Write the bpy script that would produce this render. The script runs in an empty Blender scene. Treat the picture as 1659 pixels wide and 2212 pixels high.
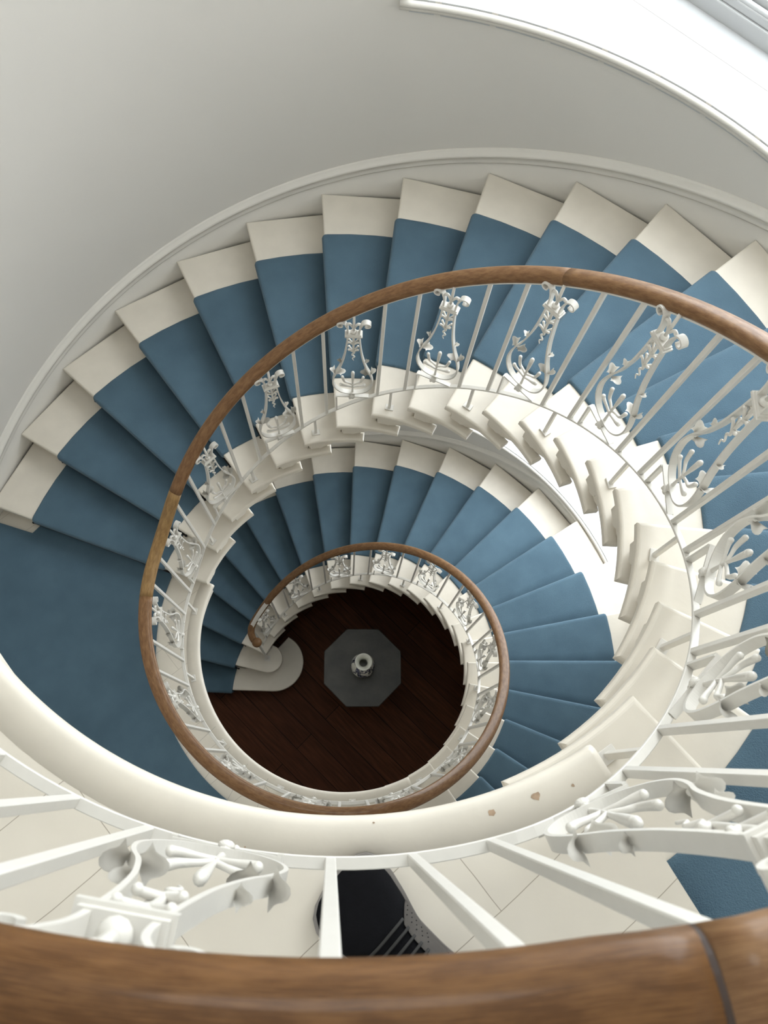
import bpy, bmesh, math, random
from mathutils import Vector, Matrix
random.seed(7)
S = bpy.context.scene
COL = S.collection
PI = math.pi
D = math.radians

# ------------------------------------------------------------------ camera, sky, light, exposure
cam_d = bpy.data.cameras.new('camera')
cam = bpy.data.objects.new('camera', cam_d)
COL.objects.link(cam)
cam.matrix_world = Matrix(((0.99868206, 0.00961068, -0.05041609, -0.02279),
                           (-0.02447271, 0.95261907, -0.30317979, -0.85337),
                           (0.04511357, 0.30401404, 0.95159878, 9.32382),
                           (0, 0, 0, 1)))
cam_d.sensor_fit = 'VERTICAL'
cam_d.sensor_height = 24.0
cam_d.lens = 24.0 * 1823.86 / 2212.0
cam_d.clip_start = 0.02
cam_d.dof.use_dof = True
cam_d.dof.focus_distance = 3.2
cam_d.dof.aperture_fstop = 7.0
S.camera = cam

world = bpy.data.worlds.new('overcast_sky')
S.world = world
world.use_nodes = True
wn = world.node_tree
wn.nodes['Background'].inputs[0].default_value = (0.90, 0.955, 1.0, 1)
wn.nodes['Background'].inputs[1].default_value = 9.4

S.view_settings.view_transform = 'Standard'
S.view_settings.look = 'None'
S.view_settings.gamma = 1.0
S.view_settings.use_curve_mapping = False
S.view_settings.exposure = 0.0

# window plane: normal at azimuth WAZ, reveal from the wall out to distance WD
WAZ = 46.9
WN = Vector((math.cos(D(WAZ)), math.sin(D(WAZ)), 0))
WT = Vector((math.sin(D(WAZ)), -math.cos(D(WAZ)), 0))
WD = 2.784
WHW = 1.42
WINDOWS = ((2.485, 4.95), (6.53, 10.7))
for (z0, z1) in WINDOWS:
    ld = bpy.data.lights.new('window_daylight', 'AREA')
    ld.shape = 'RECTANGLE'
    ld.size = 2 * WHW
    ld.size_y = z1 - z0 - 0.2
    ld.cycles.is_portal = True
    lo = bpy.data.objects.new('window_daylight', ld)
    lo.matrix_world = Matrix.Translation(WN * (WD + 0.16) + Vector((0, 0, (z0 + z1) / 2 + 0.05))) @ \
        Matrix((( WT.x, 0, WN.x, 0), (WT.y, 0, WN.y, 0), (0, 1, 0, 0), (0, 0, 0, 1)))
    COL.objects.link(lo)
# unseen roof opening, added to let fill daylight down the well
FILL_R = 0.5
ZC = 11.2
ld = bpy.data.lights.new('roof_fill_daylight', 'AREA')
ld.shape = 'SQUARE'
ld.size = 2 * FILL_R
ld.cycles.is_portal = True
lo = bpy.data.objects.new('roof_fill_daylight', ld)
lo.location = (0, 0, ZC + 0.25)
COL.objects.link(lo)


# ------------------------------------------------------------------ materials
def mat(name, col, rough=0.5, metal=0.0, var=0.0, vscale=8.0, bump=0.0, bscale=60.0, col2=None,
        sheen=0.0, spec=0.5, detail=4.0, coat=0.0):
    m = bpy.data.materials.new(name)
    m.use_nodes = True
    nt = m.node_tree
    b = nt.nodes['Principled BSDF']
    b.inputs['Base Color'].default_value = (*col, 1)
    b.inputs['Roughness'].default_value = rough
    b.inputs['Metallic'].default_value = metal
    b.inputs['Specular IOR Level'].default_value = spec
    if sheen:
        b.inputs['Sheen Weight'].default_value = sheen
        b.inputs['Sheen Roughness'].default_value = 0.5
    if coat:
        b.inputs['Coat Weight'].default_value = coat
        b.inputs['Coat Roughness'].default_value = 0.15
    tc = nt.nodes.new('ShaderNodeTexCoord')
    if var > 0 or col2:
        n = nt.nodes.new('ShaderNodeTexNoise')
        n.inputs['Scale'].default_value = vscale
        n.inputs['Detail'].default_value = detail
        nt.links.new(tc.outputs['Object'], n.inputs['Vector'])
        r = nt.nodes.new('ShaderNodeValToRGB')
        r.color_ramp.elements[0].position = 0.3
        r.color_ramp.elements[1].position = 0.7
        c2 = col2 if col2 else tuple(c * (1 - var) for c in col)
        r.color_ramp.elements[0].color = (*c2, 1)
        r.color_ramp.elements[1].color = (*col, 1)
        nt.links.new(n.outputs['Fac'], r.inputs['Fac'])
        nt.links.new(r.outputs['Color'], b.inputs['Base Color'])
    if bump > 0:
        n2 = nt.nodes.new('ShaderNodeTexNoise')
        n2.inputs['Scale'].default_value = bscale
        n2.inputs['Detail'].default_value = 3
        nt.links.new(tc.outputs['Object'], n2.inputs['Vector'])
        bp = nt.nodes.new('ShaderNodeBump')
        bp.inputs['Strength'].default_value = bump
        bp.inputs['Distance'].default_value = 0.01
        nt.links.new(n2.outputs['Fac'], bp.inputs['Height'])
        nt.links.new(bp.outputs['Normal'], b.inputs['Normal'])
    return m


M_wall = mat('wall_plaster', (0.68, 0.653, 0.605), 0.7, var=0.03, vscale=1.5, bump=0.03, bscale=25)
M_tread = mat('tread_paint', (0.66, 0.61, 0.52), 0.45, var=0.07, vscale=9, bump=0.06, bscale=30)
M_iron = mat('iron_paint', (0.64, 0.615, 0.56), 0.35, var=0.04, vscale=40)
M_trim = mat('trim_paint', (0.66, 0.632, 0.575), 0.45, var=0.03, vscale=5)
M_sill = mat('sill_paint', (0.50, 0.51, 0.515), 0.35, var=0.03, vscale=3)
M_carpet = mat('blue_carpet', (0.082, 0.138, 0.180), 0.95, col2=(0.066, 0.113, 0.150), vscale=5, bump=0.4,
               bscale=330, sheen=0.12, spec=0.1)
M_rod = mat('dark_rod', (0.012, 0.010, 0.009), 0.35, 0.6)
M_stone = mat('slate_top', (0.060, 0.058, 0.048), 0.42, col2=(0.030, 0.030, 0.026), vscale=7, bump=0.1, bscale=40)
M_stonebase = mat('stone_base', (0.05, 0.045, 0.04), 0.6)
M_porc = mat('porcelain', (0.72, 0.72, 0.64), 0.12)
M_ceil = mat('ceiling_plaster', (0.7, 0.7, 0.68), 0.8)
M_black = mat('black_suede', (0.004, 0.004, 0.005), 0.9, var=0.3, vscale=60, bump=0.15, bscale=300, spec=0.12)
M_grey = mat('grey_suede', (0.15, 0.135, 0.12), 0.85, var=0.15, vscale=50)
M_rubber = mat('grey_rubber', (0.17, 0.155, 0.14), 0.6)
M_lace = mat('grey_lace', (0.035, 0.034, 0.032), 0.8, spec=0.2)
M_denim = mat('denim', (0.10, 0.15, 0.22), 0.9, var=0.4, vscale=40, bump=0.2, bscale=200)
M_chip = mat('bare_plaster', (0.42, 0.30, 0.20), 0.9, var=0.4, vscale=60)
M_black_hole = mat('dark_gap', (0.01, 0.01, 0.01), 0.9)


def wood_rail(name, c1, c2):
    m = bpy.data.materials.new(name)
    m.use_nodes = True
    nt = m.node_tree
    b = nt.nodes['Principled BSDF']
    b.inputs['Roughness'].default_value = 0.5
    b.inputs['Specular IOR Level'].default_value = 0.18
    b.inputs['Coat Weight'].default_value = 0.12
    b.inputs['Coat Roughness'].default_value = 0.10
    uv = nt.nodes.new('ShaderNodeUVMap')
    mp = nt.nodes.new('ShaderNodeMapping')
    mp.inputs['Scale'].default_value = (9, 6, 1)
    nt.links.new(uv.outputs[0], mp.inputs[0])
    n = nt.nodes.new('ShaderNodeTexNoise')
    n.inputs['Scale'].default_value = 2.2
    n.inputs['Detail'].default_value = 5
    n.inputs['Roughness'].default_value = 0.6
    nt.links.new(mp.outputs[0], n.inputs['Vector'])
    mp2 = nt.nodes.new('ShaderNodeMapping')
    mp2.inputs['Scale'].default_value = (14, 90, 1)
    mp2.inputs['Rotation'].default_value = (0, 0, 0.1)
    nt.links.new(uv.outputs[0], mp2.inputs[0])
    n2 = nt.nodes.new('ShaderNodeTexNoise')
    n2.inputs['Scale'].default_value = 2.5
    n2.inputs['Detail'].default_value = 6
    nt.links.new(mp2.outputs[0], n2.inputs['Vector'])
    mx = nt.nodes.new('ShaderNodeMath')
    mx.operation = 'ADD'
    nt.links.new(n.outputs['Fac'], mx.inputs[0])
    nt.links.new(n2.outputs['Fac'], mx.inputs[1])
    r = nt.nodes.new('ShaderNodeValToRGB')
    r.color_ramp.elements[0].position = 0.8
    r.color_ramp.elements[1].position = 1.2
    mul = nt.nodes.new('ShaderNodeMath')
    mul.operation = 'MULTIPLY'
    mul.inputs[1].default_value = 1.0
    nt.links.new(mx.outputs[0], mul.inputs[0])
    sub = nt.nodes.new('ShaderNodeMath')
    sub.operation = 'SUBTRACT'
    sub.inputs[1].default_value = 0.5
    nt.links.new(mul.outputs[0], sub.inputs[0])
    r.color_ramp.elements[0].position = 0.36
    r.color_ramp.elements[1].position = 0.66
    r.color_ramp.elements[0].color = (*c2, 1)
    r.color_ramp.elements[1].color = (*c1, 1)
    nt.links.new(sub.outputs[0], r.inputs['Fac'])
    nt.links.new(r.outputs['Color'], b.inputs['Base Color'])
    return m


M_wood_dark = wood_rail('handrail_brown', (0.142, 0.067, 0.022), (0.080, 0.034, 0.0095))
M_wood_light = wood_rail('handrail_tan', (0.27, 0.165, 0.065), (0.17, 0.095, 0.035))
M_wood_mid = wood_rail('handrail_oak', (0.21, 0.115, 0.052), (0.125, 0.06, 0.024))


def floor_mat():
    m = bpy.data.materials.new('dark_floorboards')
    m.use_nodes = True
    nt = m.node_tree
    b = nt.nodes['Principled BSDF']
    b.inputs['Roughness'].default_value = 0.55
    b.inputs['Specular IOR Level'].default_value = 0.10
    tc = nt.nodes.new('ShaderNodeTexCoord')
    mp = nt.nodes.new('ShaderNodeMapping')
    mp.inputs['Rotation'].default_value = (0, 0, D(45.4))
    mp.inputs['Location'].default_value = (0.0, 0.09, 0)
    nt.links.new(tc.outputs['Object'], mp.inputs[0])
    br = nt.nodes.new('ShaderNodeTexBrick')
    br.inputs['Scale'].default_value = 1.0
    br.inputs['Brick Width'].default_value = 2.6
    br.inputs['Row Height'].default_value = 0.212
    br.inputs['Mortar Size'].default_value = 0.0032
    br.inputs['Mortar Smooth'].default_value = 0.3
    br.offset = 0.37
    br.inputs['Color1'].default_value = (0.086, 0.031, 0.0135, 1)
    br.inputs['Color2'].default_value = (0.058, 0.020, 0.0088, 1)
    br.inputs['Mortar'].default_value = (0.002, 0.001, 0.0005, 1)
    nt.links.new(mp.outputs[0], br.inputs['Vector'])
    mp2 = nt.nodes.new('ShaderNodeMapping')
    mp2.inputs['Scale'].default_value = (1.2, 12, 1)
    nt.links.new(mp.outputs[0], mp2.inputs[0])
    n = nt.nodes.new('ShaderNodeTexNoise')
    n.inputs['Scale'].default_value = 3
    n.inputs['Detail'].default_value = 6
    nt.links.new(mp2.outputs[0], n.inputs['Vector'])
    r = nt.nodes.new('ShaderNodeValToRGB')
    r.color_ramp.elements[0].position = 0.3
    r.color_ramp.elements[1].position = 0.75
    r.color_ramp.elements[0].color = (0.6, 0.6, 0.6, 1)
    r.color_ramp.elements[1].color = (1.25, 1.2, 1.15, 1)
    nt.links.new(n.outputs['Fac'], r.inputs['Fac'])
    mx = nt.nodes.new('ShaderNodeMixRGB')
    mx.blend_type = 'MULTIPLY'
    mx.inputs[0].default_value = 1
    nt.links.new(br.outputs['Color'], mx.inputs[1])
    nt.links.new(r.outputs['Color'], mx.inputs[2])
    nt.links.new(mx.outputs[0], b.inputs['Base Color'])
    return m


M_floor = floor_mat()


def board_mat():
    """white painted boards with fine crooked seams"""
    m = mat('landing_boards', (0.66, 0.61, 0.52), 0.45, var=0.06, vscale=7, bump=0.05, bscale=30)
    nt = m.node_tree
    b = nt.nodes['Principled BSDF']
    src = b.inputs['Base Color'].links[0].from_socket
    tc = nt.nodes.new('ShaderNodeTexCoord')
    n = nt.nodes.new('ShaderNodeTexNoise')
    n.inputs['Scale'].default_value = 6
    nt.links.new(tc.outputs['Object'], n.inputs['Vector'])
    mixv = nt.nodes.new('ShaderNodeMixRGB')
    mixv.inputs[0].default_value = 0.012
    nt.links.new(tc.outputs['Object'], mixv.inputs[1])
    nt.links.new(n.outputs['Color'], mixv.inputs[2])
    mp = nt.nodes.new('ShaderNodeMapping')
    mp.inputs['Rotation'].default_value = (0, 0, D(-38))
    nt.links.new(mixv.outputs[0], mp.inputs[0])
    br = nt.nodes.new('ShaderNodeTexBrick')
    br.inputs['Scale'].default_value = 1.0
    br.inputs['Brick Width'].default_value = 0.9
    br.inputs['Row Height'].default_value = 0.165
    br.inputs['Mortar Size'].default_value = 0.0008
    br.inputs['Mortar Smooth'].default_value = 0.2
    br.inputs['Color1'].default_value = (1, 1, 1, 1)
    br.inputs['Color2'].default_value = (0.97, 0.97, 0.97, 1)
    br.inputs['Mortar'].default_value = (0.45, 0.42, 0.38, 1)
    nt.links.new(mp.outputs[0], br.inputs['Vector'])
    mx = nt.nodes.new('ShaderNodeMixRGB')
    mx.blend_type = 'MULTIPLY'
    mx.inputs[0].default_value = 1
    nt.links.new(src, mx.inputs[1])
    nt.links.new(br.outputs['Color'], mx.inputs[2])
    nt.links.new(mx.outputs[0], b.inputs['Base Color'])
    return m


M_boards = board_mat()


def vase_mat():
    m = bpy.data.materials.new('blue_white_glaze')
    m.use_nodes = True
    nt = m.node_tree
    b = nt.nodes['Principled BSDF']
    b.inputs['Roughness'].default_value = 0.12
    tc = nt.nodes.new('ShaderNodeTexCoord')
    n = nt.nodes.new('ShaderNodeTexNoise')
    n.inputs['Scale'].default_value = 5.5
    n.inputs['Detail'].default_value = 3
    n.inputs['Distortion'].default_value = 1.2
    nt.links.new(tc.outputs['Object'], n.inputs['Vector'])
    r = nt.nodes.new('ShaderNodeValToRGB')
    cr = r.color_ramp
    cr.interpolation = 'CONSTANT'
    cr.elements[0].position = 0.0
    cr.elements[0].color = (0.62, 0.61, 0.54, 1)
    cr.elements[1].position = 0.46
    cr.elements[1].color = (0.018, 0.018, 0.05, 1)
    for p, c in ((0.49, (0.55, 0.54, 0.50, 1)), (0.505, (0.018, 0.02, 0.055, 1)), (0.56, (0.30, 0.31, 0.36, 1)),
                 (0.58, (0.02, 0.02, 0.06, 1)), (0.64, (0.60, 0.58, 0.52, 1))):
        e = cr.elements.new(p)
        e.color = c
    nt.links.new(n.outputs['Fac'], r.inputs['Fac'])
    nt.links.new(r.outputs['Color'], b.inputs['Base Color'])
    return m


M_vase = vase_mat()


def glass_mat():
    m = bpy.data.materials.new('window_glass')
    m.use_nodes = True
    nt = m.node_tree
    for n in list(nt.nodes):
        nt.nodes.remove(n)
    o = nt.nodes.new('ShaderNodeOutputMaterial')
    t = nt.nodes.new('ShaderNodeBsdfTransparent')
    g = nt.nodes.new('ShaderNodeBsdfGlossy')
    g.inputs['Roughness'].default_value = 0.05
    mx = nt.nodes.new('ShaderNodeMixShader')
    mx.inputs[0].default_value = 0.06
    nt.links.new(t.outputs[0], mx.inputs[1])
    nt.links.new(g.outputs[0], mx.inputs[2])
    nt.links.new(mx.outputs[0], o.inputs[0])
    return m


M_glass = glass_mat()


# ------------------------------------------------------------------ helpers
def link(name, bm, m, parent=None, smooth=False, bevel=0.0, seg=2):
    me = bpy.data.meshes.new(name)
    bmesh.ops.recalc_face_normals(bm, faces=bm.faces[:])
    bm.to_mesh(me)
    bm.free()
    me.materials.append(m)
    if smooth:
        me.shade_smooth()
    o = bpy.data.objects.new(name, me)
    COL.objects.link(o)
    if parent:
        o.parent = parent
    if bevel > 0:
        b = o.modifiers.new('bevel', 'BEVEL')
        b.width = bevel
        b.segments = seg
        b.limit_method = 'ANGLE'
        b.angle_limit = D(40)
    return o


def thing(name, label, cat, loc=(0, 0, 0), rz=0, group=None):
    o = bpy.data.objects.new(name, None)
    COL.objects.link(o)
    o.location = loc
    o.rotation_euler = (0, 0, rz)
    tag(o, label, cat, group)
    return o


def tag(o, label, cat, group=None):
    o['label'] = label
    o['category'] = cat
    if group:
        o['group'] = group
    return o


def struct(o, label=None):
    o['kind'] = 'structure'
    if label:
        o['label'] = label
        o['category'] = 'building part'
    return o


def P(r, a, z=0.0):
    return Vector((r * math.cos(a), r * math.sin(a), z))


def add_box(bm, c, s, mtx=None):
    vs = []
    for dx in (-.5, .5):
        for dy in (-.5, .5):
            for dz in (-.5, .5):
                v = Vector((c[0] + dx * s[0], c[1] + dy * s[1], c[2] + dz * s[2]))
                vs.append(bm.verts.new(mtx @ v if mtx else v))
    for f in ((0, 1, 3, 2), (4, 6, 7, 5), (0, 4, 5, 1), (2, 3, 7, 6), (0, 2, 6, 4), (1, 5, 7, 3)):
        bm.faces.new([vs[i] for i in f])


def prism(bm, poly, z0, z1):
    """plan polygon (list of 2D) extruded; z0/z1 may be numbers or functions of vertex index"""
    f0 = (lambda i: z0) if not callable(z0) else z0
    f1 = (lambda i: z1) if not callable(z1) else z1
    lo = [bm.verts.new((p[0], p[1], f0(i))) for i, p in enumerate(poly)]
    hi = [bm.verts.new((p[0], p[1], f1(i))) for i, p in enumerate(poly)]
    bm.faces.new(hi)
    bm.faces.new(list(reversed(lo)))
    n = len(poly)
    for i in range(n):
        j = (i + 1) % n
        bm.faces.new([lo[i], lo[j], hi[j], hi[i]])


def sweep(bm, pts, sec, side=None, cap=True, scale=None, uv=False, closed_sec=True, trim=(0, 0)):
    """sec: list of (a,b): a along 'side' vector, b along up = side x tangent."""
    n = len(pts)
    rings = []
    L = 0
    Ls = []
    for i, p in enumerate(pts):
        t = (pts[min(i + 1, n - 1)] - pts[max(i - 1, 0)]).normalized()
        sv = side(i, p) if callable(side) else (side or Vector((0, 1, 0)))
        sv = (sv - t * sv.dot(t)).normalized()
        up = t.cross(sv).normalized()
        k = scale(i / (n - 1)) if scale else 1.0
        if i:
            L += (p - pts[i - 1]).length
        Ls.append(L)
        rings.append([bm.verts.new(p + sv * (a * k) + up * (b * k)) for a, b in sec])
    if trim[1]:
        for v in rings.pop():
            bm.verts.remove(v)
    if trim[0]:
        for v in rings.pop(0):
            bm.verts.remove(v)
        Ls = Ls[1:]
    n = len(rings)
    m = len(sec)
    lay = bm.loops.layers.uv.verify() if uv else None
    for i in range(n - 1):
        for j in range(m if closed_sec else m - 1):
            j2 = (j + 1) % m
            f = bm.faces.new([rings[i][j], rings[i][j2], rings[i + 1][j2], rings[i + 1][j]])
            if uv:
                for lp, (u, v) in zip(f.loops, ((Ls[i], j / m), (Ls[i], (j + 1) / m), (Ls[i + 1], (j + 1) / m), (Ls[i + 1], j / m))):
                    lp[lay].uv = (u, v)
    if cap:
        bm.faces.new(rings[0])
        bm.faces.new(list(reversed(rings[-1])))
    return rings


def circ(r, n=10):
    return [(r * math.cos(2 * PI * i / n), r * math.sin(2 * PI * i / n)) for i in range(n)]


def rect(w, h):
    return [(-w / 2, -h / 2), (w / 2, -h / 2), (w / 2, h / 2), (-w / 2, h / 2)]


def catmull(pts, sub=6):
    out = []
    P_ = [pts[0]] + list(pts) + [pts[-1]]
    for i in range(1, len(P_) - 2):
        p0, p1, p2, p3 = [Vector(q) for q in P_[i - 1:i + 3]]
        for s in range(sub):
            t = s / sub
            out.append(0.5 * ((2 * p1) + (p2 - p0) * t + (2 * p0 - 5 * p1 + 4 * p2 - p3) * t * t +
                              (-p0 + 3 * p1 - 3 * p2 + p3) * t ** 3))
    out.append(Vector(pts[-1]))
    return out


def lathe(bm, prof, n=48):
    rings = []
    for r, z in prof:
        if r < 1e-6:
            rings.append([bm.verts.new((0, 0, z))])
        else:
            rings.append([bm.verts.new((r * math.cos(2 * PI * i / n), r * math.sin(2 * PI * i / n), z)) for i in range(n)])
    for a, b in zip(rings[:-1], rings[1:]):
        for i in range(n):
            j = (i + 1) % n
            q = [a[i % len(a)], a[j % len(a)], b[j % len(b)], b[i % len(b)]]
            u = []
            for v in q:
                if v not in u:
                    u.append(v)
            if len(u) > 2:
                bm.faces.new(u)


def sphere(bm, c, r, sc=(1, 1, 1), u=12, v=8):
    mtx = Matrix.Translation(c) @ Matrix.Diagonal((r * sc[0], r * sc[1], r * sc[2], 1))
    bmesh.ops.create_uvsphere(bm, u_segments=u, v_segments=v, radius=1.0, matrix=mtx)


# ------------------------------------------------------------------ stair geometry tables
H = 0.175
RIN, RCI, RCO, ROUT, RWALL = 0.913, 1.195, 2.092, 2.371, 2.388
RRAIL, RBASE = 0.998, 0.968
HRAIL, HBASE = 0.945, 0.106
A1 = [176.2, 164.6, 153.2, 142.0, 131.0, 120.0, 109.1, 98.1, 87.1, 76.0, 64.9, 53.8, 42.8, 31.8, 20.8, 9.8,
      -1.2, -12.3, -23.2, -34.1, -45.0, -55.7, -66.5]
A2 = [158.9, 148.0, 137.0, 126.0, 114.9, 103.9, 92.9, 81.8, 70.7, 59.7, 48.7, 37.8, 26.8, 15.8, 4.8, -6.1,
      -16.8, -27.4, -38.2, -49.4, -60.9]
A2 = [a - 360 for a in A2]
ZL1 = 23 * H
ZL2 = 44 * H
TAIL = 1.84
ANG = [A1 + [A1[-1] - 10.9], A2 + [A2[-1] - 11.1]]
Z0 = [0.0, ZL1]

KNOT = [(190.0, 0.0)] + [(a, H * (i + 1)) for i, a in enumerate(A1)] + [(-77.3, 24 * H)] + \
       [(a, ZL1 + H * (i + 1)) for i, a in enumerate(A2)] + [(-432.0, 45 * H), (-700.0, 45 * H)]


def pitch(phi):
    if phi >= KNOT[0][0]:
        return KNOT[0][1]
    for (a0, z0), (a1, z1) in zip(KNOT[:-1], KNOT[1:]):
        if a1 <= phi <= a0:
            return z0 + (z1 - z0) * (a0 - phi) / (a0 - a1)
    return KNOT[-1][1]


def spitch(phi, w=5.0):
    return sum(pitch(phi + w * s) for s in (-1, -.5, 0, .5, 1)) / 5.0


# ------------------------------------------------------------------ room shell
SIDE = 36.0
A_LO, A_HI = WAZ - SIDE, WAZ + SIDE


def in_window(a, z):
    a = (a + 180) % 360 - 180
    if not (A_LO - 1e-6 < a < A_HI + 1e-6):
        return None
    for i, (z0, z1) in enumerate(WINDOWS):
        if z0 - 1e-6 < z < z1 + 1e-6:
            return i
    return None


# wall: drum with two window openings, solid outwards
bm = bmesh.new()
azs = [A_LO + (A_HI - A_LO) * i / 36 for i in range(36)] + [A_HI + (360 - (A_HI - A_LO)) * i / 120 for i in range(120)]
zs = [0.0, 2.485, 4.95, 6.53, 10.7, ZC]
RO = RWALL + 0.18
inner = {}
outer = {}
for i, a in enumerate(azs):
    for j, z in enumerate(zs):
        inner[i, j] = bm.verts.new(P(RWALL, D(a), z))
        outer[i, j] = bm.verts.new(P(RO, D(a), z))
N = len(azs)
hole = set()
for i in range(N):
    am = azs[i] + 0.5
    for j in range(len(zs) - 1):
        if in_window(am, (zs[j] + zs[j + 1]) / 2) is not None:
            hole.add((i, j))
for i in range(N):
    i2 = (i + 1) % N
    for j in range(len(zs) - 1):
        if (i, j) in hole:
            continue
        bm.faces.new([inner[i, j], inner[i2, j], inner[i2, j + 1], inner[i, j + 1]])
        bm.faces.new([outer[i2, j], outer[i, j], outer[i, j + 1], outer[i2, j + 1]])
wall = link('wall_round', bm, M_wall, smooth=False)
for p in wall.data.polygons:
    p.use_smooth = True
struct(wall)

# floor, ceiling with a round opening added for fill daylight
bm = bmesh.new()
bmesh.ops.create_circle(bm, cap_ends=True, segments=96, radius=RWALL + 0.18)
bmesh.ops.translate(bm, verts=bm.verts[:], vec=(0, 0, 0))
r_ = bmesh.ops.extrude_face_region(bm, geom=bm.faces[:])
bmesh.ops.translate(bm, verts=[v for v in r_['geom'] if isinstance(v, bmesh.types.BMVert)], vec=(0, 0, -0.1))
struct(link('floor', bm, M_floor))

bm = bmesh.new()
n = 96
prof = [(RWALL + 0.18, ZC), (FILL_R, ZC), (FILL_R, ZC + 0.22), (RWALL + 0.18, ZC + 0.22)]
rings = [[bm.verts.new(P(r, 2 * PI * i / n, z)) for i in range(n)] for r, z in prof]
for q in range(4):
    a, b = rings[q], rings[(q + 1) % 4]
    for i in range(n):
        j = (i + 1) % n
        bm.faces.new([a[i], a[j], b[j], b[i]])
struct(link('ceiling', bm, M_ceil))


def windows():
    for wi, (z0, z1) in enumerate(WINDOWS):
        hw = WHW
        # frame
        bm = bmesh.new()
        zb = z0 + 0.115
        B = Matrix(((WT.x, WN.x, 0, 0), (WT.y, WN.y, 0, 0), (0, 0, 1, 0), (0, 0, 0, 1)))

        def bx(x0, x1, y0, y1, za, zc):
            add_box(bm, ((x0 + x1) / 2, (y0 + y1) / 2, (za + zc) / 2), (x1 - x0, y1 - y0, zc - za), B)
        bx(-hw - .12, hw + .12, WD, WD + .10, z0 - .06, z0 + .075)      # apron
        bx(-hw, hw, WD + .012, WD + .10, z0 + .075, zb)
        for x in (-hw, -hw / 3 - .03, hw / 3 - .03, hw - .06):
            bx(x, x + .06, WD + .045, WD + .10, zb, z1)
        for zz in (zb, (zb + z1) / 2 - .02, z1 - .06):
            bx(-hw, hw, WD + .045, WD + .10, zz, zz + .045)
        w = link('window_%d' % (wi + 1), bm, M_sill, bevel=0.006)
        struct(w)
        # moulded bead along the bottom of the sash
        bm = bmesh.new()
        pts = [B @ Vector((x, WD + .03, z0 + .118)) for x in (-hw, 0, hw)]
        sweep(bm, pts, circ(.014, 10), side=WN)
        link('window_bead', bm, M_sill, w, smooth=True)
        bm = bmesh.new()
        bx(-hw, hw, WD + .070, WD + .074, zb, z1)
        link('window_pane', bm, M_glass, w)
        # reveal: sill, splayed cheeks and head, from the wall curve to the window plane
        for nm, which in (('window_sill', 0), ('window_head', 1)):
            bm = bmesh.new()
            poly = []
            r0 = RWALL
            for i in range(25):
                a = D(A_LO + (A_HI - A_LO) * i / 24)
                poly.append(P(r0, a))
            e1 = WN * (WD + .02) - WT * (hw + .04)
            e0 = WN * (WD + .02) + WT * (hw + .04)
            poly += [e1, e0]
            z = z0 if which == 0 else z1
            if which == 0:
                prism(bm, poly, z - .07, z)
            else:
                prism(bm, poly, z, z + .07)
            s = link(nm, bm, M_sill if which == 0 else M_wall, w)
            if which == 0:
                # fine joint between the two sill boards
                bm = bmesh.new()
                bx(-hw - .0, hw + .0, 2.613, 2.6155, z0 - .004, z0 + .0006)
                link('board_joint', bm, mat('joint_grey', (0.25, 0.22, 0.2), 0.9), w)
        for sgn, aa in ((1, A_LO), (-1, A_HI)):
            bm = bmesh.new()
            p0 = P(RWALL, D(aa))
            p1 = WN * (WD + .1) + WT * (sgn * (hw + .04))
            q = WT * (sgn * .12)
            prism(bm, [p0, p1, p1 + q, p0 + P(.18, D(aa)) + q * .2], z0 - .07, z1 + .07)
            link('window_reveal', bm, M_wall, w)
        # bead moulding on the well side of the sill
        bm = bmesh.new()
        pts = [P(RWALL - .010, D(A_LO - 1 + (A_HI - A_LO + 2) * i / 60), z0 - .021) for i in range(61)]
        sweep(bm, pts, circ(.016, 10), side=lambda i, p: Vector((p.x, p.y, 0)))
        pts = [P(RWALL - .004, D(A_LO - 1 + (A_HI - A_LO + 2) * i / 60), z0 - .045) for i in range(61)]
        sweep(bm, pts, circ(.012, 8), side=lambda i, p: Vector((p.x, p.y, 0)))
        link('sill_bead', bm, M_trim, w, smooth=True)


windows()


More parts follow.
